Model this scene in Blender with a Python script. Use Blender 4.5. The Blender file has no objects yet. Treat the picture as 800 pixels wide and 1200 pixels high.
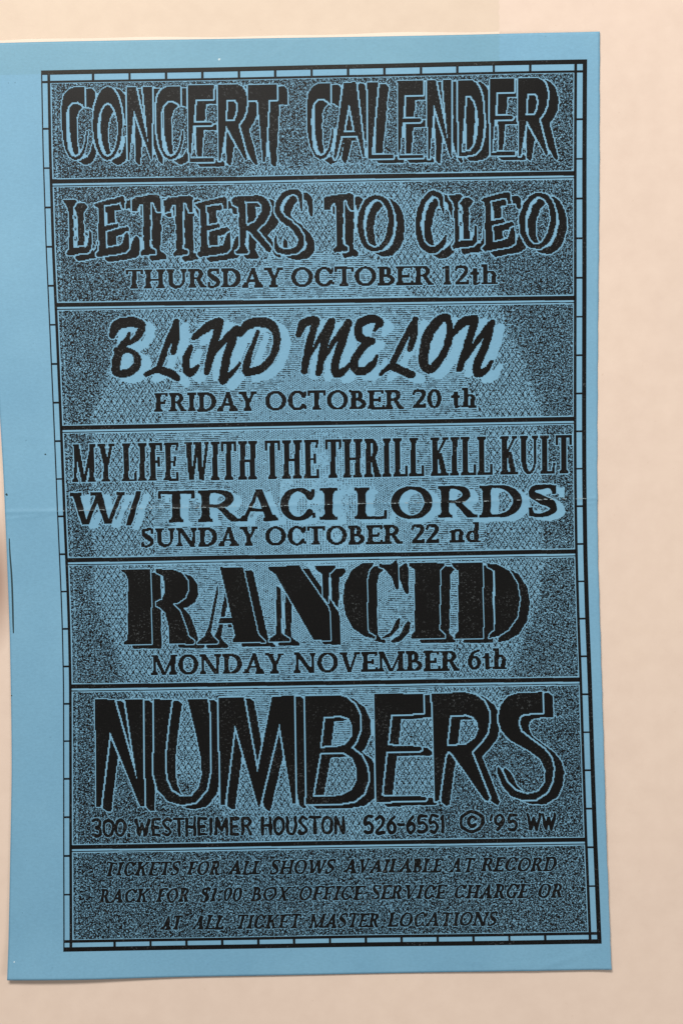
import bpy, math
import numpy as np

# ------------------------------------------------------------------ camera, world, lamps
# Everything is measured on the sheet: PX is the size on the table of one unit of the
# measured drawing (an 11 x 17 inch flyer is about 710 x 1097 units).
PX = 0.0003936
sc = bpy.context.scene
COL = sc.collection

cam_d = bpy.data.cameras.new('camera'); cam = bpy.data.objects.new('camera', cam_d)
COL.objects.link(cam); sc.camera = cam
CAM_H = 0.70
cam.location = (0, 0, CAM_H)
cam_d.sensor_fit = 'VERTICAL'; cam_d.sensor_height = 36
cam_d.lens = 36 * CAM_H / (1200 * PX)
cam_d.clip_start = 0.01; cam_d.clip_end = 20

world = bpy.data.worlds.new('World'); sc.world = world; world.use_nodes = True
world.node_tree.nodes['Background'].inputs['Color'].default_value = (1.0, 0.97, 0.93, 1)
world.node_tree.nodes['Background'].inputs['Strength'].default_value = 0.24

def area(name, loc, target, size, power, color):
    d = bpy.data.lights.new(name, 'AREA'); d.shape = 'RECTANGLE'
    d.size, d.size_y = size; d.energy = power; d.color = color
    o = bpy.data.objects.new(name, d); COL.objects.link(o); o.location = loc
    v = [target[i]-loc[i] for i in range(3)]
    from mathutils import Vector
    o.rotation_euler = Vector(v).to_track_quat('-Z', 'Y').to_euler()
    return o
area('ceiling_lamp', (-0.35, 1.05, 1.25), (0, 0.05, 0), (0.8, 0.4), 34, (1.0, 0.95, 0.885))
area('side_lamp', (1.5, -0.9, 1.0), (0, 0, 0), (0.7, 0.7), 11, (1.0, 0.96, 0.92))
sc.view_settings.view_transform = 'Standard'
sc.view_settings.look = 'None'
sc.view_settings.exposure = 0
sc.view_settings.gamma = 1
sc.render.engine = 'CYCLES'

rng = np.random.default_rng(7)

# ------------------------------------------------------------------ sheet geometry
def sm_interp(xs, ys, smooth=14):
    xs = np.array(xs, float); ys = np.array(ys, float)
    g = np.arange(xs[0]-60, xs[-1]+60, 2.0)
    v = np.interp(g, xs, ys)
    s0 = (ys[1]-ys[0])/(xs[1]-xs[0]); s1 = (ys[-1]-ys[-2])/(xs[-1]-xs[-2])
    v = np.where(g < xs[0], ys[0]+(g-xs[0])*s0, v); v = np.where(g > xs[-1], ys[-1]+(g-xs[-1])*s1, v)
    k = np.exp(-0.5*(np.arange(-3*smooth, 3*smooth+1, 2.0)/smooth)**2); k /= k.sum()
    n = len(k)//2
    p = np.concatenate([v[0]+(np.arange(-n, 0))*(v[1]-v[0]), v, v[-1]+np.arange(1, n+1)*(v[-1]-v[-2])])
    v = np.convolve(p, k, 'valid')
    return lambda q: np.interp(q, g, v)

# printed frame: outer left / right lines as a function of height on the sheet
FL = sm_interp([83, 180, 290, 380, 490, 605, 690, 735, 800, 985, 1113], [49, 50.6, 54, 58.2, 63, 67.6, 71.3, 73, 74.4, 74.6, 75.2])
FR = sm_interp([71, 210, 350, 500, 570, 650, 720, 795, 900, 985, 1104], [687.3, 686.6, 686.6, 686.4, 686.5, 687.6, 689.6, 692.6, 696, 698.9, 704])
U, V = 640.0, 1034.0
VN = [0]+[67+45*k for k in range(21)]+[V]
YL = sm_interp(VN, [83.6, 151.5, 197.5, 243.6, 289.6, 335, 380.8, 427, 472, 517, 561.5, 605, 649.6, 693.2, 736.9, 781, 824.5, 868.2, 912.4, 957.3, 1002.5, 1048, 1114.2], 20)
YR = sm_interp(VN, [70, 140, 186.3, 233, 279.5, 325.6, 371.2, 416.3, 461, 505.2, 549, 593, 637.2, 681, 724.6, 768.6, 813, 857.5, 902, 946.8, 991.7, 1037.5, 1105], 20)

def uv2xy(u, v):
    t = np.asarray(u)/U
    y = YL(v)*(1-t)+YR(v)*t
    return FL(y)+(FR(y)-FL(y))*t, y
def xy2uv(x, y):
    x = np.asarray(x, float); y = np.asarray(y, float)
    t = (x-FL(y))/(FR(y)-FL(y)); v = (y-83)*1.0
    for _ in range(6):
        f = YL(v)*(1-t)+YR(v)*t - y
        v = v - f
    return t*U, v

# edges of the paper
PL = sm_interp([36, 200, 300, 400, 480, 560, 640, 740, 850, 905, 1040, 1147], [-13, -11, -9, -5, 0.3, 5, 8.2, 12, 14, 14.4, 12, 10], 18)
PR = sm_interp([38, 200, 350, 500, 570, 650, 760, 795, 880, 985, 1135], [702, 701.6, 700.2, 699.4, 698.9, 699.6, 703, 704, 706.5, 709.3, 715.3], 16)
PT = sm_interp([-12, 200, 380, 560, 702], [51.4, 46.9, 44.2, 41.2, 37.6], 20)
PB = sm_interp([10, 100, 200, 400, 540, 640, 715], [1147, 1146.3, 1144.4, 1141, 1138.2, 1136.6, 1135.2], 16)

def creaseY(x): return 598.6-(x-75)*0.0233 + 0.35*np.sin(x/37.)
def relief(x, y):
    """height (in metres) of the paper above the table: fold, waves, wrinkled bottom edge"""
    d = (y-creaseY(x))
    z = 0.00017*np.exp(-(d/2.8)**2) + 0.00035*np.exp(-np.abs(d)/60.)
    z = z + 0.00030*(1+np.sin(x/83.+y/190.+0.6)) + 0.00013*(1+np.sin(x/41.-y/93.)) + 0.00016*(1+np.sin(y/57.+x/260.))
    z = z + 0.00007*(1+np.sin(x/140.+y/47.))*np.exp(-((x-0)/70.)**2)
    lift = np.clip((y-1085)/60, 0, 1)**2
    z = z + 0.0011*lift*np.exp(-((x-40)/120.)**2) + 0.0003*lift*np.exp(-((x-690)/70.)**2)
    z = z + 0.00045*np.clip((x-680)/28, 0, 1.3)**2 + 0.0003*lift*(1+.5*np.sin(x/50.))
    # wrinkles near the bottom right corner and along the bottom
    for (cx, cy, a, L, w, h) in ((655, 1126, -0.33, 42, 3.0, .00022), (610, 1131, -0.12, 40, 2.6, .00012), (560, 1128, .14, 26, 2.2, .00010), (698, 1108, -1.1, 20, 2.5, .00010),
                                 (30, 606, -.12, 34, 2.5, .00010), (34, 512, .1, 26, 4, .00006), (22, 420, .2, 22, 5, .00005),
                                 (690, 590, -.1, 18, 2, .0001), (90, 60, .12, 26, 2.5, .00004), (200, 55, .5, 16, 2.5, .00004), (330, 60, -.5, 22, 2.5, .00005), (470, 56, .2, 30, 3, .00004)):
        ca, sa = math.cos(a), math.sin(a)
        p = (x-cx)*ca+(y-cy)*sa; q = -(x-cx)*sa+(y-cy)*ca
        z = z + h*np.exp(-(p/L)**2)*np.exp(-(q/w)**2)
    return z + 0.00010
def W(x, y, dz=0.0):
    z = relief(x, y)+dz
    return np.stack([(x-400)*PX, (600-y)*PX, z], -1)

# ------------------------------------------------------------------ materials
def mat(name, base, rough=0.6, spec=0.5, build=None):
    m = bpy.data.materials.new(name); m.use_nodes = True
    nt = m.node_tree; b = nt.nodes['Principled BSDF']
    b.inputs['Base Color'].default_value = (*base, 1)
    b.inputs['Roughness'].default_value = rough
    b.inputs['Specular IOR Level'].default_value = spec
    if build: build(nt, b)
    return m
def N(nt, t, **kw):
    n = nt.nodes.new(t)
    for k, v in kw.items():
        if k in n.inputs: n.inputs[k].default_value = v
        else: setattr(n, k, v)
    return n
def mapped(nt, scale=(1, 1, 1)):
    g = nt.nodes.new('ShaderNodeNewGeometry'); mp = nt.nodes.new('ShaderNodeMapping')
    mp.inputs['Scale'].default_value = scale
    nt.links.new(g.outputs['Position'], mp.inputs['Vector']); return mp.outputs['Vector']
def ramp(nt, fac, stops):
    r = nt.nodes.new('ShaderNodeValToRGB'); e = r.color_ramp.elements
    while len(e) < len(stops): e.new(0.5)
    for el, (p, c) in zip(e, stops): el.position = p; el.color = (*c, 1)
    nt.links.new(fac, r.inputs['Fac']); return r.outputs['Color']
def noise(nt, vec, scale, detail=3, rough=0.5):
    n = N(nt, 'ShaderNodeTexNoise'); n.inputs['Scale'].default_value = scale
    n.inputs['Detail'].default_value = detail; n.inputs['Roughness'].default_value = rough
    nt.links.new(vec, n.inputs['Vector']); return n.outputs['Fac']
def mixc(nt, fac, a, b, mode='MIX'):
    m = nt.nodes.new('ShaderNodeMix'); m.data_type = 'RGBA'; m.blend_type = mode
    if isinstance(fac, float): m.inputs[0].default_value = fac
    else: nt.links.new(fac, m.inputs[0])
    for s, i in ((a, 6), (b, 7)):
        if isinstance(s, tuple): m.inputs[i].default_value = (*s, 1)
        else: nt.links.new(s, m.inputs[i])
    return m.outputs[2]
def bump(nt, b, h, strength, dist):
    n = nt.nodes.new('ShaderNodeBump'); n.inputs['Strength'].default_value = strength; n.inputs['Distance'].default_value = dist
    nt.links.new(h, n.inputs['Height']); nt.links.new(n.outputs['Normal'], b.inputs['Normal'])

def table_build(nt, b):
    v = mapped(nt)
    base = ramp(nt, noise(nt, v, 9, 3, .55), [(0.35, (.654, .532, .450)), (0.5, (.666, .541, .457)), (0.66, (.674, .549, .461))])
    fine = ramp(nt, noise(nt, v, 95, 4, .6), [(0.3, (.965, .955, .95)), (0.7, (1.02, 1.02, 1.02))])
    c = mixc(nt, 1.0, base, fine, 'MULTIPLY')
    sp = ramp(nt, noise(nt, v, 420, 2, .5), [(0.72, (0, 0, 0)), (0.80, (.35, .35, .35))])
    c = mixc(nt, sp, c, (.50, .38, .29))
    # soft brownish shade left of the fold, painted into the table colour
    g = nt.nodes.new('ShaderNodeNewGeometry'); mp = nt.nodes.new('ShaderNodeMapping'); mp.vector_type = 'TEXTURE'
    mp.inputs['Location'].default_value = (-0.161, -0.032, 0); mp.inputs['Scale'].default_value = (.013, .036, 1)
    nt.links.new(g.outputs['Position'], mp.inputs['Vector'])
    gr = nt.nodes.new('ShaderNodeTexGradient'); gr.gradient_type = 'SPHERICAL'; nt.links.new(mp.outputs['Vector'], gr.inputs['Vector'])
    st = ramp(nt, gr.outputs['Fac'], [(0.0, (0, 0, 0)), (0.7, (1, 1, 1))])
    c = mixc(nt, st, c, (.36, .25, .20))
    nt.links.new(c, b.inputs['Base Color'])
    bump(nt, b, noise(nt, v, 900, 3, .6), .18, .0002)
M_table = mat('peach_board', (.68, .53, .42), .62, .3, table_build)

def paper_build(nt, b):
    v = mapped(nt)
    base = ramp(nt, noise(nt, v, 14, 4, .6), [(0.3, (.143, .323, .474)), (0.5, (.154, .340, .490)), (0.7, (.166, .358, .508))])
    fib = ramp(nt, noise(nt, mapped(nt, (1, 1.8, 1)), 700, 4, .7), [(0.3, (.93, .93, .93)), (0.7, (1.06, 1.06, 1.06))])
    c = mixc(nt, 1.0, base, fib, 'MULTIPLY')
    wear = ramp(nt, noise(nt, mapped(nt, (1, .6, 1)), 38, 5, .65), [(0.32, (.955, .965, .97)), (0.6, (1.0, 1.0, 1.0)), (0.75, (1.05, 1.03, 1.02))])
    c = mixc(nt, 1.0, c, wear, 'MULTIPLY')
    sp = ramp(nt, noise(nt, v, 650, 1, .5), [(0.79, (0, 0, 0)), (0.83, (.6, .6, .6))])
    c = mixc(nt, sp, c, (.06, .15, .22))
    nt.links.new(c, b.inputs['Base Color'])
    bump(nt, b, noise(nt, v, 1300, 3, .6), .22, .00012)
M_paper = mat('blue_paper', (.16, .35, .5), .58, .35, paper_build)

def ink_build(nt, b):
    v = mapped(nt)
    c = ramp(nt, noise(nt, v, 1500, 3, .7), [(0.35, (.0032, .0034, .0038)), (0.6, (.005, .005, .005)), (0.72, (.010, .010, .010))])
    sp = ramp(nt, noise(nt, v, 1150, 2, .6), [(0.60, (0, 0, 0)), (0.66, (1, 1, 1))]); cl = ramp(nt, noise(nt, v, 45, 2, .5), [(0.45, (0, 0, 0)), (0.65, (.8, .8, .8))])
    c = mixc(nt, mixc(nt, 1.0, sp, cl, 'MULTIPLY'), c, (.07, .08, .085))
    nt.links.new(c, b.inputs['Base Color'])
    bump(nt, b, noise(nt, v, 2600, 2, .6), .25, .00008)
M_ink = mat('black_toner', (.008, .008, .008), .40, .15, ink_build)
M_crack = mat('bare_paper_fibre', (.26, .33, .36), .8, .2)
M_white = mat('white_scuff', (.55, .68, .76), .8, .2)
M_streak = mat('dark_streak', (.018, .045, .055), .6, .3)

# ------------------------------------------------------------------ mesh helpers
def mesh_obj(name, verts, faces, m, parent=None, smooth=False, label=None, kind=None):
    me = bpy.data.meshes.new(name)
    verts = np.asarray(verts, np.float32).reshape(-1, 3); faces = np.asarray(faces, np.int32)
    me.vertices.add(len(verts)); me.vertices.foreach_set('co', verts.ravel())
    k = faces.shape[1]
    me.loops.add(faces.size); me.loops.foreach_set('vertex_index', faces.ravel())
    me.polygons.add(len(faces)); me.polygons.foreach_set('loop_start', np.arange(0, faces.size, k, dtype=np.int32))
    if smooth: me.polygons.foreach_set('use_smooth', np.ones(len(faces), bool))
    me.update(calc_edges=True); me.validate()
    if m: me.materials.append(m)
    o = bpy.data.objects.new(name, me); COL.objects.link(o)
    if parent: o.parent = parent
    if label: o['label'] = label
    if kind: o['kind'] = kind
    return o

INK_DZ = 0.00005
def mask_mesh(name, mask, cell, parent, dz=INK_DZ, m=None, maxrun=10.0, **kw):
    """turn a boolean drawing (cells of the print) into real quads lying on the paper"""
    pad = np.zeros((mask.shape[0], 1), bool)
    d = np.diff(np.concatenate([pad, mask, pad], 1).astype(np.int8), axis=1)
    r0, c0 = np.nonzero(d == 1); r1, c1 = np.nonzero(d == -1)
    # merge equal runs of successive rows
    key = {}; rects = []
    for r, a, b in zip(r0.tolist(), c0.tolist(), c1.tolist()):
        k = key.get((a, b))
        if k is not None and rects[k][1] == r and (r-rects[k][0]) < 8: rects[k][1] = r+1
        else:
            key[(a, b)] = len(rects); rects.append([r, r+1, a, b])
    R = np.array(rects, float)
    if len(R) == 0: return None
    out = []
    mr = max(1, int(maxrun/cell))
    L = R[:, 3]-R[:, 2]; n = np.ceil(L/mr).astype(int)
    idx = np.repeat(np.arange(len(R)), n)
    k = np.arange(len(idx))-np.repeat(np.cumsum(n)-n, n)
    a = R[idx, 2]+k*mr; b = np.minimum(a+mr, R[idx, 3])
    t, bt = R[idx, 0], R[idx, 1]
    u = np.stack([a, b, b, a], 1)*cell; v = np.stack([bt, bt, t, t], 1)*cell
    x, y = uv2xy(u.ravel(), v.ravel())
    P = W(x, y, dz)
    F = np.arange(len(P)).reshape(-1, 4)
    return mesh_obj(name, P, F, m or M_ink, parent, **kw)

# ------------------------------------------------------------------ raster helpers (fine grid, half a print cell)
C = 1.1; K = 3; Fc = C/K
NU, NV = int(U/Fc)+1, int(V/Fc)+1
NU += -NU % 6; NV += -NV % 6
def fill(mask, pts_xy, val=True):
    p = np.asarray(pts_xy, float)
    u, v = xy2uv(p[:, 0], p[:, 1]); fill_uv(mask, u, v, val)
def fill_uv(mask, u, v, val=True):
    u = u/Fc; v = v/Fc
    x0, x1 = max(int(u.min()), 0), min(int(u.max())+2, NU); y0, y1 = max(int(v.min()), 0), min(int(v.max())+2, NV)
    if x1 <= x0 or y1 <= y0: return
    gx = np.arange(x0, x1)+.5; gy = np.arange(y0, y1)+.5
    ins = np.zeros((y1-y0, x1-x0), bool)
    ua, va = u, v; ub, vb = np.roll(u, -1), np.roll(v, -1)
    for a, b, c, d in zip(ua, va, ub, vb):
        if b == d: continue
        rows = (gy >= min(b, d)) & (gy < max(b, d))
        if not rows.any(): continue
        xi = a+(gy[rows]-b)*(c-a)/(d-b)
        ins[rows] ^= gx[None, :] < xi[:, None]
    if val: mask[y0:y1, x0:x1] |= ins
    else: mask[y0:y1, x0:x1] &= ~ins
def shift(m, dx, dy):
    dx, dy = int(round(dx/Fc)), int(round(dy/Fc)); o = np.zeros_like(m)
    h, w = m.shape
    o[max(dy, 0):h+min(dy, 0), max(dx, 0):w+min(dx, 0)] = m[max(-dy, 0):h+min(-dy, 0), max(-dx, 0):w+min(-dx, 0)]
    return o
def dilate(m, r):
    ys, xs = np.nonzero(m)
    if len(ys) == 0: return m.copy()
    R = int(math.ceil(r/Fc)); a, b = max(ys.min()-R-1, 0), min(ys.max()+R+2, m.shape[0]); c, d = max(xs.min()-R-1, 0), min(xs.max()+R+2, m.shape[1])
    s = m[a:b, c:d]; o = s.copy(); h, w = s.shape
    for j in range(-R, R+1):
        for i in range(-R, R+1):
            if (i*i+j*j)*Fc*Fc <= r*r+.05 and (i or j):
                o[max(j, 0):h+min(j, 0), max(i, 0):w+min(i, 0)] |= s[max(-j, 0):h+min(-j, 0), max(-i, 0):w+min(-i, 0)]
    out = m.copy(); out[a:b, c:d] = o; return out
def erode(m, r): return ~dilate(~m, r) if False else m & ~_edge(m, r)
def _edge(m, r):
    ys, xs = np.nonzero(m); out = np.zeros_like(m)
    if len(ys) == 0: return out
    R = int(math.ceil(r/Fc))+1; a, b = max(ys.min()-R, 0), min(ys.max()+R+1, m.shape[0]); c, d = max(xs.min()-R, 0), min(xs.max()+R+1, m.shape[1])
    out[a:b, c:d] = dilate2(~m[a:b, c:d], r); return out
def dilate2(s, r):
    R = int(math.ceil(r/Fc)); o = s.copy(); h, w = s.shape
    for j in range(-R, R+1):
        for i in range(-R, R+1):
            if (i*i+j*j)*Fc*Fc <= r*r+.05 and (i or j):
                o[max(j, 0):h+min(j, 0), max(i, 0):w+min(i, 0)] |= s[max(-j, 0):h+min(-j, 0), max(-i, 0):w+min(-i, 0)]
    return o
def blur(a, n):
    k = np.array([1, 4, 6, 4, 1.])/16
    for _ in range(n):
        for ax in (0, 1):
            a = sum(w*np.roll(a, i-2, ax) for i, w in enumerate(k))
    return a
def field(n):
    f = blur(rng.standard_normal((NV//K, NU//K)), n); f /= f.std()
    return np.repeat(np.repeat(f, K, 0), K, 1)
ROUGH1 = field(4); ROUGH2 = field(4)
JJ, II = np.mgrid[0:NV, 0:NU]
def ragged(m, amp, step=False):
    """wobble the outline by noise and let it step on the coarse print cells"""
    ys, xs = np.nonzero(m)
    if len(ys) == 0: return m
    a, b = max(ys.min()-6, 0), min(ys.max()+7, NV); c, d = max(xs.min()-6, 0), min(xs.max()+7, NU)
    j = JJ[a:b, c:d]; i = II[a:b, c:d]
    js, is_ = ((j//K)*K+1, (i//K)*K+1) if step else (j, i)
    jj = np.clip(js+np.rint(amp/Fc*ROUGH1[js, is_]).astype(int), 0, NV-1); ii = np.clip(is_+np.rint(amp/Fc*ROUGH2[js, is_]).astype(int), 0, NU-1)
    o = np.zeros_like(m); o[a:b, c:d] = m[jj, ii]; return o
def speckle(m, density, r=2.2):
    """pin-holes where toner did not take"""
    core = erode(m, r)
    cl = blur(rng.standard_normal((NV//K, NU//K)), 9); cl /= cl.std()
    s = rng.random((NV//K, NU//K)) < density*np.clip(cl+.6, 0, 2.5)
    s = np.repeat(np.repeat(s, K, 0), K, 1)
    s &= rng.random(s.shape) < .8
    return m & ~(s & core)

# ---- strokes to polygons
def disc(x, y, r, n=14):
    a = np.linspace(0, 2*np.pi, n, endpoint=False); return np.stack([x+r*np.cos(a), y+r*np.sin(a)], 1)
def crom(pts, n=6):
    p = np.asarray(pts, float)
    if len(p) < 3: 
        t = np.linspace(0, 1, n+1)[:, None]; return p[0]*(1-t)+p[-1]*t
    q = np.vstack([2*p[0]-p[1], p, 2*p[-1]-p[-2]]); out = []
    for k in range(1, len(q)-2):
        for t in np.arange(n)/n:
            a, b, c, d = q[k-1], q[k], q[k+1], q[k+2]
            out.append(.5*((2*b)+(-a+c)*t+(2*a-5*b+4*c-d)*t*t+(-a+3*b-3*c+d)*t**3))
    out.append(p[-1]); return np.array(out)
def stroke(pts, smooth=True, caps=True):
    """pts: (x, y, width) -> list of polygons"""
    p = crom(pts) if smooth else np.asarray(pts, float)
    out = []
    for k in range(len(p)-1):
        d = p[k+1, :2]-p[k, :2]; L = np.hypot(*d)
        if L < 1e-6: continue
        n = np.array([-d[1], d[0]])/L
        a, b = max(p[k, 2], .2)/2, max(p[k+1, 2], .2)/2
        out.append(np.array([p[k, :2]+n*a, p[k+1, :2]+n*b, p[k+1, :2]-n*b, p[k, :2]-n*a]))
    rng_ = range(len(p)) if caps else range(1, len(p)-1)
    for k in rng_: out.append(disc(p[k, 0], p[k, 1], max(p[k, 2], .2)/2))
    return out
def smooth_poly(pts):
    p = np.asarray(pts, float); q = np.vstack([p[-2:], p, p[:2]]); c = crom(q, 5)
    return c[10:-10] if len(c) > 24 else p

EMPTY = lambda: np.zeros((NV, NU), bool)

# ------------------------------------------------------------------ display lettering, traced glyph by glyph
def T(o, s, pts): return np.array([[o[0]+x/s, o[1]+y/s] for x, y in pts])
CG = {
 'C': [[(.885,0),(.39,.005),(.2,.047),(.065,.116),(0,.256),(0,.43),(.033,.663),(.13,.837),(.295,.953),(.5,1.0),(.72,.977),(.885,.884),(.984,.733),(1,.60),(.93,.60),(.905,.72),(.81,.85),(.69,.925),(.525,.955),(.36,.93),(.245,.85),(.18,.663),(.164,.488),(.18,.35),(.262,.256),(.426,.205),(.62,.2),(.79,.238),(.885,.28)]],
 'O': [[(.5+.5*math.sin(a), .5-.5*math.cos(a)) for a in np.linspace(0, 2*math.pi, 28, endpoint=False)], [(.5+.345*math.sin(a), .585-.365*math.cos(a)) for a in np.linspace(0, 2*math.pi, 28, endpoint=False)]],
 'N': [[(0,0),(.35,0),(.83,.77),(.62,0),(.98,0),(1,.985),(.95,1),(.28,.32),(.1,1),(.03,1)]],
 'E': [[(0,0),(1,0),(1,.18),(.29,.18),(.22,.485),(.9,.485),(.95,.505),(.9,.53),(.2,.53),(.1,.955),(1,.955),(1,1),(.05,1)]],
 'R': [[(0,0),(.67,0),(.83,.03),(.93,.09),(.98,.17),(.98,.27),(.95,.36),(.85,.45),(.70,.53),(1,.985),(.93,1),(.29,.54),(.10,1),(.035,1)], [(.31,.2),(.59,.2),(.66,.24),(.68,.32),(.65,.4),(.56,.48),(.26,.48)]],
 'T': [[(0,0),(1,0),(1,.2),(.71,.2),(.60,1),(.51,1),(.33,.2),(0,.2)]],
 'A': [[(.32,.01),(.71,0),(1,.97),(.93,.97),(.76,.70),(.24,.70),(.1,.95),(.03,1),(0,.96)], [(.49,.27),(.67,.645),(.32,.645)]],
 'L': [[(0,0),(.41,0),(.16,.955),(1,.955),(1,1),(.03,1)]],
 'D': [[(0,0),(.53,0),(.70,.04),(.82,.11),(.93,.22),(.98,.37),(1,.53),(.98,.72),(.86,.9),(.70,.96),(.53,.98),(.02,1)], [(.29,.21),(.48,.21),(.63,.27),(.74,.4),(.78,.53),(.76,.70),(.65,.85),(.48,.925),(.13,.945)]],
}
def place(gl, x0, x1, y0, y1, sk=0.0):
    res = []
    for k, poly in enumerate(CG[gl]):
        res.append(('+' if k == 0 else '-', np.array([[x0+px*(x1-x0)+sk*(1-py), y0+py*(y1-y0)-0.022*px*(x1-x0)] for px, py in poly])))
    return res
concert = [place(*a) for a in (('C',73,103.6,103.4,188.8), ('O',109.4,144,102.6,188.6), ('N',149,179,102.4,188.6), ('C',183.3,215.5,101.6,188), ('E',220.5,250.5,100.6,190),
    ('R',255,290,99.8,189), ('T',290.6,325,99.8,189.8))]
calender = [place(*a) for a in (('C',359.5,390.5,98.3,187.6), ('A',391,427.4,97,187.5), ('L',430.2,461,97,186.6), ('E',465.3,495.3,95.6,186.5), ('N',500,529,94.8,186.5),
    ('D',536.3,566.5,94.6,184.2), ('E',573,602.3,93.3,183), ('R',606,641.5,92.8,183.5))]

nE, nF, nG, nH = (70,795), (240,795), (400,795), (520,795)
numbers = [
 [('+', T(nE,4,[(168,97),(258,97),(365,478),(308,97),(392,97),(398,597),(378,597),(238,250),(195,600),(172,600)]))],
 [('+', T(nE,4,[(442,97),(528,96),(512,200),(498,330),(495,410),(502,475),(525,525),(570,553),(620,548),(652,512),(666,450),(664,380),(640,260),(600,96),(695,95),(705,200),(707,430),(690,520),(640,578),(575,592),(510,575),(460,520),(443,450)]))],
 [('+', T(nF,4,[(65,88),(183,86),(247,440),(315,83),(420,80),(427,585),(410,585),(350,215),(258,600),(250,600),(142,215),(95,592),(75,590)]))],
 [('+', T(nF,4,[(470,80),(625,77),(665,88),(705,125),(728,175),(728,240),(708,295),(686,325),(735,362),(762,420),(766,480),(745,540),(700,575),(625,588),(475,590)])), ('-', T(nF,4,[(557,178),(640,175),(675,187),(691,225),(688,270),(660,308),(610,322),(540,325)])), ('-', T(nF,4,[(540,349),(650,346),(690,372),(710,420),(710,478),(687,523),(640,546),(590,553),(505,556)]))],
 [('+', T(nG,5,[(190,90),(478,88),(478,205),(290,210),(270,392),(452,397),(465,401),(471,410),(465,421),(452,425),(262,428),(235,688),(490,690),(497,702),(490,716),(205,722)]))],
 [('+', np.array([(505.6,812.3),(545,811.3),(557,814),(567,822),(572.2,833),(573,845),(570.5,859),(563,870),(552,881),(573.2,935),(571,939),(566,935.5),(529,882.5),(525,880),(521.5,885),(514,938),(509,938.4)])), ('-', np.array([(527,838),(546,837.3),(554,840),(559.5,847),(560,855),(556,865),(545,872.5),(523,874.5)]))],
 [('+', T(nH,4,[(460,63),(350,66),(295,84),(262,130),(252,190),(268,245),(310,290),(400,340),(450,378),(473,430),(470,488),(440,528),(390,541),(340,528),(295,488),(268,430),(256,414),(247,415),(250,445),(272,503),(312,550),(370,570),(430,565),(480,532),(505,482),(512,420),(500,370),(468,330),(400,280),(360,248),(347,210),(352,180),(374,165),(462,162)]))],
]
rI, rJ, rK = (70,645), (240,645), (400,645)
rancid = [
 [('+', T(rI,4,[(290,92),(300,88),(428,88),(432,440),(300,440),(302,430),(320,415),(322,140),(312,110),(292,98)])),
  ('+', T(rI,4,[(450,88),(530,88),(575,105),(600,140),(605,180),(590,220),(555,245),(530,250),(565,285),(590,350),(605,400),(635,425),(630,437),(515,437),(510,350),(495,290),(470,265),(455,262),(455,240),(480,230),(492,200),(492,150),(485,120),(455,105)]))],
 [('+', T(rJ,4,[(60,155),(66,190),(30,385),(40,405),(65,427),(60,436),(-35,437),(-30,425),(0,400),(20,350)])), ('+', T(rJ,4,[(72,78),(180,78),(185,100),(250,390),(285,425),(283,430),(130,430),(132,415),(143,400),(130,342),(66,340),(70,318),(127,315),(75,92)]))],
 [('+', T(rJ,4,[(335,165),(358,178),(360,388),(400,415),(400,425),(300,425),(305,412),(335,390)])), ('+', T(rJ,4,[(298,75),(445,70),(455,90),(578,265),(585,290),(588,420),(510,420),(330,110),(300,90)])), ('+', T(rJ,4,[(515,70),(610,68),(612,80),(582,110),(580,250),(552,215),(548,110),(520,88)]))],
 [('+', T(rK,3.333,[(125,48),(80,50),(40,75),(12,130),(5,190),(15,250),(45,305),(90,335),(130,345),(130,335),(105,320),(100,290),(100,110),(108,75),(122,62)])), ('+', T(rK,3.333,[(145,52),(190,55),(215,35),(222,60),(222,155),(210,150),(195,105),(165,70),(145,65)])), ('+', T(rK,3.333,[(155,340),(190,320),(215,270),(222,262),(230,268),(225,300),(195,335),(160,345)]))],
 [('+', T(rK,3.333,[(262,50),(400,48),(402,58),(385,75),(382,310),(405,330),(403,342),(270,343),(272,330),(285,315),(285,75),(265,62)]))],
 [('+', T(rK,3.333,[(430,50),(550,48),(553,343),(440,345),(442,330),(455,315),(455,80),(432,62)])), ('+', T(rK,3.333,[(565,50),(610,55),(655,80),(685,130),(695,190),(685,260),(650,310),(610,335),(575,342),(575,330),(598,310),(598,80),(570,65)]))],
]
lP, lQ, lR, lS = (60,210), (230,210), (380,210), (520,210)
def sk(o, s, pts): return [('+', q) for q in stroke([(o[0]+x/s, o[1]+y/s, w/s) for x, y, w in pts])]
Eb = [(0,22),(20,12),(138,-17),(146,-10),(147,42),(134,42),(126,12),(50,26),(53,122),(112,110),(116,128),(56,146),(60,225),(130,212),(148,158),(166,152),(168,228),(150,246),(20,268),(8,254),(26,238),(22,42)]
Lb = [(0,5),(52,0),(64,8),(54,24),(44,36),(48,226),(108,222),(116,196),(120,145),(132,155),(131,228),(116,248),(20,264),(12,250),(28,228),(22,44),(2,16)]
Tb = [(0,24),(20,13),(118,-3),(134,8),(136,82),(120,78),(102,34),(88,36),(88,248),(110,262),(112,277),(48,287),(40,274),(58,256),(54,44),(38,48),(26,78),(2,80)]
def Lt(o, x, y, b, sx=1, sy=1): return [('+', T(o, 4, [(x+px*sx, y+py*sy) for px, py in b]))]
def ell(o, s, cx, cy, rx, ry, w, tilt):
    pts = []
    for a in np.linspace(0, 2*math.pi, 25):
        px, py = rx*math.sin(a), -ry*math.cos(a)
        wd = w*(.75+.35*abs(math.sin(a)))
        pts.append((cx+px*math.cos(tilt)-py*math.sin(tilt), cy+px*math.sin(tilt)+py*math.cos(tilt), wd))
    return sk(o, s, pts)
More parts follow.
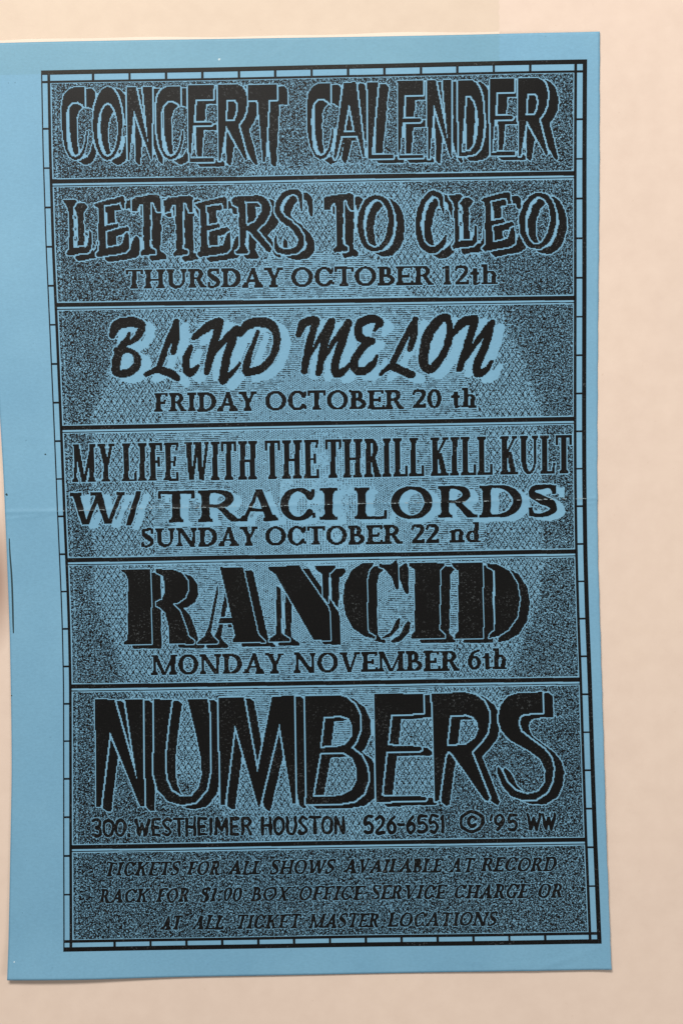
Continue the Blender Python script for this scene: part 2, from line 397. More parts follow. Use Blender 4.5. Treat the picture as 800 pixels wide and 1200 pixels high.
letters = [Lt(lP,60,95,Lb), Lt(lP,200,98,Eb), Lt(lP,378,73,Tb), Lt(lP,530,76,Tb), Lt(lP,676,98,Eb),
  [('+', T(lQ,4,[(165,97),(185,81),(290,75),(330,92),(350,130),(345,165),(320,205),(285,240),(355,325),(350,348),(330,340),(250,245),(234,242),(228,310),(245,338),(240,350),(190,350),(185,340),(205,320),(197,130),(170,120)])), ('-', T(lQ,4,[(228,104),(290,104),(308,125),(302,160),(275,200),(236,225)]))],
  sk(lQ,4,[(492,150,10),(488,100,18),(478,68,24),(440,60,26),(398,90,26),(382,135,26),(400,180,28),(460,230,30),(490,275,28),(480,322,28),(440,340,28),(400,338,24),(378,320,20),(372,268,10)])]
to_ = [Lt(lQ,598,68,Tb,1.02,.97), ell(lR,4,240,208,72,124,26,.06)]
cleo = [sk(lR,4,[(556,158,8),(548,115,16),(540,80,26),(500,68,24),(460,115,26),(440,180,26),(440,250,28),(462,312,30),(510,335,30),(550,305,24),(568,268,12)]),
  Lt(lR,582,72,Lb,1,.97), Lt(lS,168,76,Eb,.98,.98), ell(lS,4,437,196,72,122,26,.08)]

bU, bV, bW = (60,350), (230,350), (400,350)
def cat(*a): return [q for l in a for q in l]
blind = [
 cat(sk(bU,4,[(287,172,28),(308,125,44),(360,110,44),(415,118,44),(424,145,34),(395,190,26),(345,215,18)]), sk(bU,4,[(368,165,14),(350,200,24),(320,250,38),(305,300,40),(302,340,36)]), sk(bU,4,[(310,245,34),(370,245,22),(403,275,32),(403,310,34),(370,345,34),(320,350,34),(300,330,30)])),
 cat(sk(bU,4,[(590,108,24),(545,215,26),(505,325,26)]), sk(bU,4,[(590,108,24),(586,180,32),(574,250,24)]), sk(bU,4,[(445,358,18),(500,335,30),(560,352,36),(590,372,28)])),
 sk(bU,4,[(656,228,22),(635,280,32),(635,330,34),(655,350,30),(690,315,12)]),
 cat(sk(bV,4,[(-12,186,22),(5,172,30),(45,140,38),(100,112,42)]), sk(bV,4,[(115,110,32),(80,225,36),(50,345,28)]), sk(bV,4,[(70,280,10),(130,195,24),(190,145,38)]), sk(bV,4,[(187,145,34),(150,250,36),(126,370,36),(132,382,32),(165,350,22),(205,305,10)])),
 cat(sk(bV,4,[(205,168,26),(240,125,40),(300,110,46),(350,125,46),(375,170,34),(375,230,30),(345,290,30),(295,335,32),(240,345,36)]), sk(bV,4,[(290,155,14),(262,230,22),(238,300,32),(235,340,34)])),
]
melon = [
 cat(sk(bV,4,[(480,172,26),(500,120,38),(555,100,36)]), sk(bV,4,[(562,102,34),(530,210,34),(505,340,30)]), sk(bV,4,[(525,280,8),(580,190,20),(635,105,30)]), sk(bV,4,[(635,110,32),(600,220,34),(572,350,30)]), sk(bV,4,[(595,290,10),(650,195,22),(712,112,30)]), sk(bV,4,[(712,115,34),(680,210,34),(652,300,36),(655,355,34),(700,330,22),(728,298,10)])),
 sk(bW,4,[(152,150,12),(180,112,32),(140,95,36),(90,115,40),(78,155,36),(95,190,36),(150,200,24),(110,218,30),(65,280,36),(62,330,36),(100,340,34),(145,310,28),(166,272,14)]),
 cat(sk(bW,4,[(345,98,24),(290,200,28),(240,305,26)]), sk(bW,4,[(345,98,24),(338,170,32),(318,240,22)]), sk(bW,4,[(182,355,12),(230,320,30),(290,342,38),(325,356,38)])),
 sk(bW,4,[(495,88,26),(460,98,40),(405,170,46),(385,250,42),(385,310,40),(420,330,36),(470,270,32),(502,190,32),(506,130,28),(492,85,24)]),
 cat(sk(bW,4,[(520,170,16),(560,118,40),(620,95,40)]), sk(bW,4,[(625,100,32),(592,210,34),(550,330,28)]), sk(bW,4,[(575,290,10),(650,180,24),(702,115,30)]), sk(bW,4,[(705,112,28),(672,220,36),(635,310,36),(638,350,40),(680,330,24),(706,293,10)])),
]

# ------------------------------------------------------------------ roman text lettering
def arc(cx, cy, rx, ry, a0, a1, wv, wh, n=12):
    """stroke along an ellipse, angles in degrees clockwise from the top; wide at the sides"""
    a = np.radians(np.linspace(a0, a1, n))
    return stroke(np.stack([cx+rx*np.sin(a), cy-ry*np.cos(a), wh+(wv-wh)*np.abs(np.sin(a))**1.3], 1), smooth=False)
def rect(x0, y0, x1, y1): return [np.array([(x0, y0), (x1, y0), (x1, y1), (x0, y1)])]
def para(x0, y0, x1, y1, w0, w1=None):
    w1 = w0 if w1 is None else w1
    return [np.array([(x0, y0), (x0+w0, y0), (x1+w1, y1), (x1, y1)])]
WID = dict(A=.80,B=.62,C=.70,D=.77,E=.60,F=.56,G=.76,H=.82,I=.36,K=.74,L=.60,M=.98,N=.83,O=.78,R=.70,S=.50,T=.66,U=.80,V=.76,W=1.08,X=.72,Y=.72)
WID.update({'1':.40,'2':.50,'0':.52,'6':.52,'t':.36,'h':.58,'n':.58,'d':.56,'$':.5,'.':.22,'/':.42})
def roman(c, w, h, S, H, e):
    t = H
    P = []
    def sf(x, y, wd, top):     # bracketed slab serif on a stem end
        y0, y1 = (y, y+t) if top else (y-t, y)
        yy = y+t*2.0 if top else y-t*2.0
        P.extend(rect(x-e, y0, x+wd+e, y1))
        P.append(np.array([(x-e*.5, y1 if top else y0), (x+wd+e*.5, y1 if top else y0), (x+wd, yy), (x, yy)]))
    def st(x, wd=None, y0=0, y1=None, ts=True, bs=True):
        wd = wd or S; y1 = h if y1 is None else y1
        P.extend(rect(x, y0, x+wd, y1))
        if ts: sf(x, y0, wd, True)
        if bs: sf(x, y1, wd, False)
    def tick(x, y0, y1): P.append(np.array([(x-H*.55, y0), (x+H*.55, y0), (x+H*.55, y1), (x-H*.55, y1)]))
    if c == 'A':
        P += para(w*.44, 0, e*.8, h, H*1.35); P += para(w*.40, 0, w-e-S*1.05, h, S*.9, S*1.1); P += rect(w*.22, h*.60, w*.72, h*.60+H)
        sf(e*.8, h, H, False); sf(w-e-S*1.05, h, S*1.1, False)
    elif c in 'BPR':
        st(e); yb = h*.5
        x0 = e+S*.5; rx = w*(.80 if c == 'B' else .84)-x0-S*.5
        P += rect(x0, 0, x0+rx*.4, H); P += rect(x0, yb-H*.5, x0+rx*.4, yb+H*.5)
        P += arc(x0+rx*.4, yb*.5+H*.25, rx*.6, yb*.5-H*.25, 0, 180, S, H)
        if c == 'B':
            rx = w-x0-S*.5; P += rect(x0, h-H, x0+rx*.4, h); P += arc(x0+rx*.4, h*.75-H*.25, rx*.6, h*.25-H*.25, 0, 180, S, H)
        else:
            P += para(w*.38, yb-H*.3, w-S*1.15, h, S*.9, S*1.2); P += rect(w-S*1.2, h-t, w+e*.25, h)
    elif c in 'CG':
        P += arc(w*.52, h*.5, w*.5-S*.5, h*.5-H*.4, 60, -236, S, H, 20)
        tick(w*.93, h*.02, h*.28)
        if c == 'C': tick(w*.95, h*.78, h*.93)
        else: st(w-S-e*.6, y0=h*.55, ts=True, bs=False)
    elif c == 'D':
        st(e); P += rect(e, 0, w*.45, H); P += rect(e, h-H, w*.45, h); P += arc(w*.42, h*.5, w*.56-S*.5, h*.5-H*.5, 0, 180, S*1.1, H, 18)
    elif c in 'EF':
        st(e); P += rect(e, 0, w*.94, H); tick(w*.92, 0, h*.22); P += rect(e, h*.47, w*.76, h*.47+H); tick(w*.76, h*.36, h*.62)
        if c == 'E': P += rect(e, h-H, w*.98, h); tick(w*.97, h*.76, h)
    elif c == 'H':
        st(e); st(w-e-S); P += rect(e, h*.48, w-e, h*.48+H)
    elif c == 'I': st((w-S)*.5)
    elif c == 'K':
        st(e); P += stroke([(w*.80, H, H*1.1), (w*.3, h*.52, H*1.1)], False); P += rect(w*.64, 0, w*.98, t)
        P += para(w*.36, h*.42, w-e*.6-S*1.1, h, S*.95, S*1.1); P += rect(w-e-S*1.2, h-t, w+e*.2, h)
    elif c == 'L':
        st(e); P += rect(e, h-H, w*.98, h); tick(w*.97, h*.72, h)
    elif c == 'M':
        st(e*.8, H*1.2, ts=False); P += rect(0, 0, e+S*.6, t); st(w-e*.8-S, ts=False); P += rect(w-e-S, 0, w, t)
        P += para(e*.6, 0, w*.5-S*.45, h, S*1.0, S*.8); P += para(w-e*.7-S*.8, 0, w*.5-H*.5, h, H*1.2)
    elif c == 'N':
        st(e, H*1.2, ts=False); P += rect(0, 0, e+S*.6, t); P += para(e*.4, 0, w-e-H*1.2-S*.4, h, S*1.1, S*1.1); st(w-e-H*1.2, H*1.2, bs=False)
    elif c == 'O' or c == '0':
        P += arc(w*.5, h*.5, w*.5-S*.5, h*.5-H*.45, 0, 360, S, H, 26)
    elif c == 'S':
        P += stroke([(w*.84, h*.20, H), (w*.74, h*.06, H*1.1), (w*.48, H*.55, H*1.2), (w*.2, h*.12, S*.8), (w*.17, h*.30, S*.9), (w*.45, h*.46, S*1.15), (w*.78, h*.62, S*1.0), (w*.82, h*.80, S*.85), (w*.55, h-H*.55, H*1.2), (w*.25, h*.94, H*1.1), (w*.12, h*.80, H)])
        tick(w*.85, h*.02, h*.30); tick(w*.12, h*.70, h*.98)
    elif c == 'T':
        st((w-S)*.5, ts=False); P += rect(0, 0, w, H*1.05); tick(H*.5, 0, h*.26); tick(w-H*.5, 0, h*.26)
    elif c == 'U':
        st(e, y1=h*.66, bs=False); st(w-e-H*1.2, H*1.2, y1=h*.68, bs=False)
        P += arc((e+S*.5+w-e-H*.6)*.5, h*.62, (w-2*e-S*.5-H*.6)*.5, h*.38-H*.5, 90, 270, H, H*1.2); P += arc((e+S*.5+w-e-H*.6)*.5, h*.62, (w-2*e-S*.5-H*.6)*.5, h*.38-H*.5, 180, 270, S, H*1.3)
    elif c == 'V':
        P += para(e*.7, 0, w*.5-S*.4, h, S*1.1, S*.8); P += para(w-e-H*1.1, 0, w*.5-H*.5, h, H*1.2); P += rect(0, 0, S+e*1.7, t); P += rect(w-e*1.9-H, 0, w, t)
    elif c == 'W':
        for x in (0, w*.40):
            P += para(x+e*.7, 0, x+w*.27-S*.35, h, S*1.05, S*.8); P += para(x+w*.56-H, 0, x+w*.27, h, H*1.25)
        P += rect(0, 0, S+e*1.6, t); P += rect(w*.38, 0, w*.38+S+e, t); P += rect(w-e*1.6-H, 0, w, t)
    elif c == 'X':
        P += para(e*.7, 0, w-e-S*1.1, h, S*1.1); P += para(w-e-H*1.2, 0, e, h, H*1.2); P += rect(0, 0, S+e*1.5, t); P += rect(w-e*2, 0, w, t); P += rect(0, h-t, e*2+H, h); P += rect(w-S-e*1.5, h-t, w, h)
    elif c == 'Y':
        P += para(e*.7, 0, w*.5-S*.5, h*.55, S*1.1, S); P += para(w-e-H*1.2, 0, w*.5, h*.55, H*1.3); st((w-S)*.5, y0=h*.5, ts=False); P += rect(0, 0, S+e*1.7, t); P += rect(w-e*2-H, 0, w, t)
    elif c == '1':
        st((w-S)*.5, ts=False); P += stroke([(w*.12, h*.14, H), ((w-S)*.5+S*.3, H*.6, H)], False)
    elif c == '2':
        P += stroke([(w*.12, h*.25, S*.6), (w*.2, h*.09, H*1.2), (w*.5, H*.6, H*1.4), (w*.8, h*.14, S*.85), (w*.8, h*.36, S*.9), (w*.5, h*.64, H*1.5), (w*.12, h*.93, H)])
        P += rect(w*.08, h-H*1.5, w*.92, h); tick(w*.93, h*.76, h)
    elif c == '6':
        P += arc(w*.5, h*.66, w*.5-S*.5, h*.34-H*.5, 0, 360, S*.95, H*1.1, 20); P += stroke([(w*.85, H*.4, H), (w*.4, h*.18, S*.7), (w*.17, h*.5, S*.95), (w*.2, h*.75, S)])
    elif c == 't':
        P += rect(w*.28, h*.16, w*.28+S, h*.85); P += rect(0, h*.36, w*.95, h*.36+H); P += stroke([(w*.28+S*.5, h*.8, S*.9), (w*.55, h*.96, H*1.3), (w*.98, h*.90, H*.8)]); P.append(np.array([(w*.28, h*.30), (w*.28+S, h*.14), (w*.28+S, h*.36), (0, h*.40)]))
    elif c == 'h':
        P += rect(e, -h*.03, e+S, h); P += rect(0, -h*.03, e+S*.5, -h*.03+t); P += rect(0, h-t, S+2*e, h); P += rect(w-S-e, h*.55, w-e, h); P += rect(w-S-2*e, h-t, w, h)
        P += arc(w*.5+S*.1, h*.56, w*.5-e-S*.4, h*.22, -50, 90, S, H)
    elif c == 'n':
        P += rect(e, h*.34, e+S, h); P += rect(0, h*.36, e+S*.5, h*.36+t); P += rect(0, h-t, S+2*e, h); P += rect(w-S-e, h*.55, w-e, h); P += rect(w-S-2*e, h-t, w, h)
        P += arc(w*.5+S*.1, h*.56, w*.5-e-S*.4, h*.22, -50, 90, S, H)
    elif c == 'd':
        P += rect(w-e-S, -h*.08, w-e, h*.97); P += rect(w-2*e-S, -h*.08, w-e-S*.5, -h*.08+t); P += rect(w-e-S, h-t, w+e*.2, h); P += arc(w*.46, h*.68, w*.46-S*.5, h*.32-H*.5, 0, 360, S*.95, H, 20)
    elif c == '$':
        P += [p for p in roman('S', w, h, S, H, e)]; P += rect(w*.46, -h*.08, w*.46+H, h*1.08)
    elif c == '.': P.append(disc(w*.5, h-S*.5, S*.6))
    elif c == '/': P += para(w-S*1.1, -h*.02, 0, h*1.02, S)
    return P
def set_words(words, fn=None, slant=0.0):
    """words: (text, x0, x1, ytop0, ybot0, slope, S, H, e) -> glyph list"""
    out = []
    for (txt, x0, x1, yt, yb, slope, S, H, e) in words:
        h = yb-yt; gap = h*.045
        ws = np.array([WID[c]*h for c in txt]); tot = ws.sum(); av = (x1-x0)-gap*(len(txt)-1)
        ws *= av/tot; x = x0
        for c, w in zip(txt, ws):
            g = []
            for p in roman(c, w, h, S, H, e):
                p = np.asarray(p, float)
                X = x+p[:, 0]+slant*(h-p[:, 1]); Y = yt+p[:, 1]+slope*(X-x0)
                g.append(('+', np.stack([X, Y], 1)))
            out.append(g); x += w+gap
    return out
sl = -.0155
thursday = set_words([('THURSDAY',147.5,331.5,316,338.8,-.012,5.6,2.9,2.4), ('OCTOBER',341,507.5,313.7,336.5,-.012,5.6,2.9,2.4), ('12th',517,582.5,311.4,334.4,-.012,5.4,2.7,2.2)])
friday = set_words([('FRIDAY',180.5,301,460.5,483,-.012,5.6,2.9,2.4), ('OCTOBER',310.5,473,458.5,481.3,-.012,5.6,2.9,2.4), ('20',482.5,517,456.3,478.8,-.012,5.6,2.9,2.4), ('th',528,558,455.4,478,-.012,5.4,2.7,2.2)])
mylife = set_words([('MY',85.5,134.5,520.5,565.3,sl,6.0,2.9,2.1), ('LIFE',143,209,519.5,564.3,sl,6.3,2.9,2.1), ('WITH',216,301.5,518,563,sl,6.3,2.9,2.1), ('THE',310,372.5,516.2,561.3,sl,6.3,2.9,2.1), ('THRILL',381,495.5,515,560,sl,6.3,2.9,2.1), ('KILL',504,575.5,512.6,557.6,sl,6.3,2.9,2.1), ('KULT',585.5,669,511,556,sl,6.3,2.9,2.1)])
traci = set_words([('W',82,147,577.3,614.8,sl,8.5,4.2,3.6), ('/',148,167,576.5,615,sl,6.5,4,3), ('T',185.5,228,575.3,612.6,sl,9.6,3.6,3.8), ('R',232.5,282,574.6,612,sl,9.6,3.6,3.8), ('A',281,325.5,573.6,611,sl,9.6,3.6,3.4), ('C',327.5,369.5,572.6,610,sl,9.6,4,3.8), ('I',374,396,572,609.4,sl,10,3.6,5.4)])
lords = set_words([('L',415,452.5,571.3,608.6,sl,9.6,3.6,3.8), ('O',457.5,506.5,570.6,608,sl,10,3.6,3.8), ('R',512.5,558,569.6,607,sl,9.4,3.4,3.8), ('D',561,611.5,568.8,606.3,sl,9.6,3.4,3.8), ('S',617,654,568.2,605.6,sl,9.4,4.4,3.8)])
sunday = set_words([('SUNDAY',166,302.5,619,641.3,-.013,5.6,2.9,2.4), ('OCTOBER',310.5,470.8,617,639.4,-.013,5.6,2.9,2.4), ('22',481,514,614.5,637,-.013,5.6,2.9,2.4), ('nd',526,562.5,613.5,636,-.013,5.4,2.7,2.2)])
monday = set_words([('MONDAY',178,333,767,790.8,-.013,5.6,2.9,2.4), ('NOVEMBER',344,538,764.6,788.4,-.013,5.6,2.9,2.4), ('6th',547.6,594,761,784.6,-.013,5.4,2.7,2.2)])
it = (-.012, 3.8, 2.3, 1.5)
ticket1 = set_words([(t, a, b, y, y+16.8)+it for t, a, b, y in (('TICKETS',122,209,1009.6),('FOR',219,257,1008.6),('ALL',267,305,1008),('SHOWS',316,390,1007.6),('AVAILABLE',402,516,1006.4),('AT',525,553,1005),('RECORD',562,650,1004.4))], slant=.24)
ticket2 = set_words([(t, a, b, y, y+16.8)+it for t, a, b, y in (('RACK',115,173,1041),('FOR',183,221,1040),('$1.00',234,282,1039.6),('BOX',293,338,1039),('OFFICE',348,425,1038.2),('SERVICE',434,520,1037),('CHARGE',530,617,1036),('OR',628,657,1035))], slant=.24)
ticket3 = set_words([(t, a, b, y, y+16.8)+it for t, a, b, y in (('AT',188,211,1072.6),('ALL',225,261,1072),('TICKET',275,350,1071.4),('MASTER',361,443,1070.4),('LOCATIONS',453,580,1069))], slant=.24)

# sans, one line width
SANS = {
 'W': [[(0,0),(.25,1),(.48,.25),(.72,1),(1,0)]], 'E': [[(.9,0),(.1,0),(.1,1),(.9,1)],[(.1,.5),(.75,.5)]], 'S': [[(.9,.1),(.5,0),(.12,.18),(.3,.45),(.75,.6),(.88,.82),(.5,1),(.08,.88)]],
 'T': [[(0,0),(1,0)],[(.5,0),(.5,1)]], 'H': [[(.1,0),(.1,1)],[(.9,0),(.9,1)],[(.1,.5),(.9,.5)]], 'I': [[(.5,0),(.5,1)]], 'M': [[(.05,1),(.12,0),(.5,.75),(.88,0),(.95,1)]],
 'R': [[(.1,1),(.1,0),(.6,0),(.88,.2),(.6,.48),(.1,.5)],[(.5,.5),(.92,1)]], 'O': [[(.5,0),(.85,.15),(.97,.5),(.85,.85),(.5,1),(.15,.85),(.03,.5),(.15,.15),(.5,0)]], 'U': [[(.1,0),(.1,.7),(.3,.97),(.7,.97),(.9,.7),(.9,0)]], 'N': [[(.1,1),(.1,0),(.9,1),(.9,0)]],
 '3': [[(.1,.08),(.5,0),(.85,.15),(.8,.38),(.45,.48),(.85,.6),(.88,.85),(.5,1),(.1,.9)]], '5': [[(.85,0),(.22,0),(.15,.45),(.55,.38),(.88,.6),(.82,.88),(.5,1),(.1,.92)]], '2': [[(.1,.15),(.5,0),(.85,.18),(.75,.48),(.1,1),(.92,1)]],
 '6': [[(.75,.02),(.35,.3),(.12,.65),(.3,.95),(.6,1),(.88,.8),(.85,.55),(.55,.42),(.18,.6)]], '9': [[(.25,.98),(.65,.7),(.88,.35),(.7,.05),(.4,0),(.12,.2),(.15,.45),(.45,.58),(.82,.4)]], '1': [[(.25,.15),(.55,0),(.55,1)]], '-': [[(.1,.5),(.9,.5)]], "'": [[(.6,0),(.4,.3)]], '.': [[(.5,.95),(.5,1)]],
 'c': [[(.85,.22),(.5,.05),(.2,.2),(.12,.5),(.2,.8),(.5,.95),(.85,.78)]],
}
SANS['0'] = SANS['O']
SW = {'W':1.05,'M':1.0,'I':.34,'1':.42,'-':.5,"'":.25,'.':.3,'E':.72,'T':.78,'S':.7}
def sans_word(txt, x0, x1, yt, yb, w):
    h = yb-yt; ws = np.array([SW.get(c, .78) for c in txt]); ws = ws*(x1-x0)/ws.sum(); out = []; x = x0
    for c, cw in zip(txt, ws):
        g = []
        for pl in SANS[c]:
            curved = c in 'SO036259cU' 
            pts = [(x+cw*(.1+.8*px), yt+h*py-.012*(x-x0), w) for px, py in pl]
            g += [('+', q) for q in stroke(pts, curved)]
        out.append(g); x += cw
    return out
address = sans_word('300.', 107, 154, 960.5, 979, 4.0)+sans_word('WESTHEIMER', 158, 296, 959.8, 978.6, 4.0)+sans_word('HOUSTON', 305, 405, 958, 977, 4.0)+sans_word('526-6551', 425, 522, 957, 975.6, 4.1)
address += [[('+', q) for q in stroke([(552.4+13.2*math.sin(a), 962.4-11.6*math.cos(a), 4.3) for a in np.linspace(0, 2*math.pi, 24)], False)]]
address += sans_word('c', 545.5, 560, 956.5, 968.5, 4.2)+sans_word("'95", 573, 607, 955, 972.5, 4.0)+sans_word('WW', 616, 651, 953.8, 971.4, 3.9)

# ------------------------------------------------------------------ compose the print
def glyph_mask(g):
    m = EMPTY()
    for op, p in g:
        if op == '+': fill(m, p)
    for op, p in g:
        if op == '-': fill(m, p, False)
    return m
clear = EMPTY()       # where the screen tint is left out
solid = EMPTY()       # all solid ink
JOBS = []             # (part name, label, [letter masks], shadow mask)
crease_uv = xy2uv(np.linspace(60, 705, 400), creaseY(np.linspace(60, 705, 400)))
crease_v = np.interp((np.arange(NU)+.5)*Fc, crease_uv[0], crease_uv[1])/Fc
wob = blur(rng.standard_normal((4, NU)), 6)[0]; wob /= wob.std()
CR = np.abs(JJ+.5-crease_v[None, :]-.5*wob[None, :]) < (.8+.45*np.roll(wob, 40))[None, :]
CR &= (np.roll(wob, 111) > -.9)[None, :]

def line(name, label, glyphs, ring=0, sh=None, shd=0, halo=1.2, rag=.35, step=False, bold=0, spk=0, clear_shadow=None, split=True):
    global clear, solid
    ms = [ragged(dilate(glyph_mask(g), bold) if bold else glyph_mask(g), rag, step) for g in glyphs]
    allm = np.zeros_like(clear)
    for m in ms: allm |= m
    shadow = None
    if sh:
        s = np.zeros_like(allm)
        for q in np.linspace(0, 1, 9):
            s |= shift(allm, sh[0]+(shd[0]-sh[0])*q, sh[1]+(shd[1]-sh[1])*q)
        s = ragged(s, .18, False)
        shadow = s & ~dilate(allm, ring)
    if spk: 
        sp = speckle(allm, spk)
        ms = [m & sp for m in ms]
    ink = allm if shadow is None else (allm | shadow)
    big = dilate(ink, halo+1.7)
    clear |= (erode(big, 1.7) if shadow is not None else dilate(ink, halo))
    if clear_shadow:
        cs = ragged(shift(dilate(allm, .8), *clear_shadow), .4)
        clear |= cs
    ms = [m & ~CR for m in ms]
    if shadow is not None: shadow &= ~CR
    solid |= ink
    JOBS.append((name, label, ms, shadow, split))

line('headline_lettering', 'tall tapered outlined capitals with a black drop shadow, first word of the top panel', concert, 2.0, (9.0, 2.2), (12.3, 5.4), .9, 0, .006)
line('headline_lettering', 'tall tapered outlined capitals with a black drop shadow, second word of the top panel', calender, 2.0, (9.0, 2.2), (12.3, 5.4), .9, 0, .006)
line('band_lettering', 'wavy slab capitals with a black drop shadow, longest word of the second panel', letters, 1.65, (10.2, 4.2), (12.4, 6.2), 1.0, .25, .001)
line('band_lettering', 'wavy slab capitals with a black drop shadow, two-letter word of the second panel', to_, 1.65, (10.2, 4.2), (12.4, 6.2), 1.0, .25, .001)
line('band_lettering', 'wavy slab capitals with a black drop shadow, last word of the second panel', cleo, 1.65, (10.2, 4.2), (12.4, 6.2), 1.0, .25, .001)
line('date_lettering', 'small roman capitals reading THURSDAY OCTOBER 12th', thursday, rag=0, halo=.9, step=True, split=False)
line('band_lettering', 'black brush script over a pale offset shadow, first word of the third panel', blind, halo=1.2, rag=.3, step=True, bold=.6, clear_shadow=(10.5, 5.5))
line('band_lettering', 'black brush script over a pale offset shadow, second word of the third panel', melon, halo=1.2, rag=.3, step=True, bold=.6, clear_shadow=(10.5, 5.5))
line('date_lettering', 'small roman capitals reading FRIDAY OCTOBER 20 th', friday, rag=0, halo=.9, step=True, split=False)
line('band_lettering', 'tall condensed roman capitals in one long line above the fold', mylife, rag=0, step=True, halo=1.3)
line('band_lettering', 'wide roman capitals over a pale offset shadow, left of the middle on the fold', traci, rag=.2, halo=1.4, clear_shadow=(9, 4.2))
line('band_lettering', 'wide roman capitals over a pale offset shadow, last word on the fold', lords, rag=.2, halo=1.4, clear_shadow=(9, 4.2))
line('date_lettering', 'small roman capitals reading SUNDAY OCTOBER 22 nd', sunday, rag=0, halo=.9, step=True, split=False)
line('band_lettering', 'fat stencil capitals with a black drop shadow', rancid, 1.15, (10.6, 3.9), (12.1, 5.5), .8, 0, .006)
line('date_lettering', 'small roman capitals reading MONDAY NOVEMBER 6th', monday, rag=0, halo=.9, step=True, split=False)
line('venue_lettering', 'largest tapered outlined capitals with a black drop shadow above the address', numbers, 2.0, (8.0, 1.6), (12.5, 5.4), 1.0, 0, .006)
line('address_lettering', "uneven hand-drawn capitals giving the street address and phone number", address, rag=.4, halo=.6, split=False)
line('ticket_lettering', 'small slanted roman capitals, first of the three lines in the bottom panel', ticket1, rag=.35, halo=.45, split=False)
line('ticket_lettering', 'small slanted roman capitals, second of the three lines in the bottom panel', ticket2, rag=.35, halo=.45, split=False)
line('ticket_lettering', 'small slanted roman capitals, last of the three lines in the bottom panel', ticket3, rag=.35, halo=.45, split=False)

# frame and dividers
frame = EMPTY(); ticks = EMPTY()
def box(m, u0, u1, v0, v1): m[int(round(v0/Fc)):int(round(v1/Fc)), int(round(u0/Fc)):int(round(u1/Fc))] = True
box(frame, 0, 1.6, 0, V); box(frame, 7.2, 10.8, 0, V); box(frame, 624.9, 628, 0, V); box(frame, 634.7, U, 0, V)
box(frame, 0, U, 0, 5.0); box(frame, 0, U, 12, 14.6); box(frame, 0, U, V-13.4, V-10.2); box(frame, 0, U, V-5.2, V)
for k in range(13):
    u = 60.9+42.68*k; box(ticks, u-1.4, u+1.4, 4.4, 12.2); box(ticks, u-1.4, u+1.4, V-10.4, V-4.5)
for k in range(21):
    v = 67+45*k; box(ticks, 1.1, 7.4, v-1.0, v+1.1); box(ticks, 627.8, 635.6, v-1.0, v+1.1)
frame = frame | ticks
frame &= ~CR
DIV = []
for k, (yl, yr) in enumerate(((213, 203.5), (357.5, 349.3), (501.5, 490.8), (656.6, 646), (804.3, 796), (992.4, 983.3))):
    m = EMPTY(); xl, xr = FL(yl)+9, FR(yr)-14
    th = 2.5
    fill(m, [(xl, yl-th), (xr, yr-th), (xr, yr+th), (xl, yl+th)])
    t2 = EMPTY(); fill(t2, [(xl, yl+th+2.2), (xr, yr+th+2.2), (xr, yr+th+3.3), (xl, yl+th+3.3)])
    both = m | t2
    c_ = EMPTY(); fill(c_, [(xl, yl-th-1), (xr, yr-th-1), (xr, yr+th+4.3), (xl, yl+th+4.3)])
    clear |= c_; solid |= both
    DIV.append(both & ~CR)

# screen tint: concentric bands of dither from the middle outwards
nU, nV = NU//K, NV//K
J, I = np.mgrid[0:nV, 0:nU]
cx, cy = uv2xy((I+.5)*C, (J+.5)*C)
wv = blur(rng.standard_normal((nV, nU)), 40); wv /= wv.std()
def zone(x0, y0, rx, ry, n=2.2):
    return (np.abs((cx-x0)/rx)**n+np.abs((cy-y0)/ry)**n)**(1/n)+.004*wv
def facet(x0, y0, rx, ry):      # bands have slightly angular edges
    dx, dy = (cx-x0)/rx, (cy-y0)/ry; a = np.arctan2(dy, dx); s = np.pi/6
    r = np.hypot(dx, dy); return r*np.cos((a+s/2) % s-s/2)/np.cos(s/4)+.004*wv
mixr = rng.random((nV, nU))
zn = facet(372, 590, 264, 402); zd = facet(375, 585, 196, 292); zl = facet(375, 592, 106, 162); zs = facet(384, 590, 56, 84)
raw = rng.standard_normal((nV, nU))
def b3(a):
    for ax in (0, 1): a = .25*np.roll(a, 1, ax)+.5*a+.25*np.roll(a, -1, ax)
    return a
wn = raw*.45+b3(raw)*1.5-1.95*blur(raw, 1); wn /= wn.std()
dk = np.clip((zn-1)*.6, 0, .22)*np.where(cx < 372, 1, .6)
nz = wn > -.44-dk*1.3
# some vertical and horizontal seams of the screen
for s in (14, 15): nz[:, s] &= (np.arange(nV) % 7 < 2)
dA, dB = (3*I+2*J) % 21, (3*I-2*J) % 21
dia = (dA < 3) | (dB < 3) | ((dA >= 9) & (dA <= 12) & (dB >= 9) & (dB <= 12)) | ((J % 5 == 2) & (I % 4 == 1))
lin = (J % 2 == 0) & (rng.random((nV, nU)) < .94)
fin = ((I+2*J) % 4 == 0)
spa = (I % 3 == 0) & (J % 2 == 0) & (wv < 1.2) & (blur(wv, 0) > -1.3)
zt = np.where(zn > 1, nz, np.where(zd > 1, dia, np.where(zl > 1, lin, np.where(zs > 1, fin, np.where(zs > .42, spa, spa & (mixr < .25))))))
edge = (np.abs(zn-1) < .008) | (np.abs(zd-1) < .008)
zt = np.where(edge, mixr < .4, zt)
zt = zt ^ (rng.random((nV, nU)) < .012)
uu, vv = (I+.5)*C, (J+.5)*C
inside = (uu > 11.6) & (uu < 624) & (vv > 15.8) & (vv < V-14.2)
clc = clear.reshape(nV, K, nU, K).sum((1, 3)) >= 5
CRc = CR.reshape(nV, K, nU, K).sum((1, 3)) >= 6
up = lambda a: np.repeat(np.repeat(a, 2, 0), 2, 1)
Ft = C/2
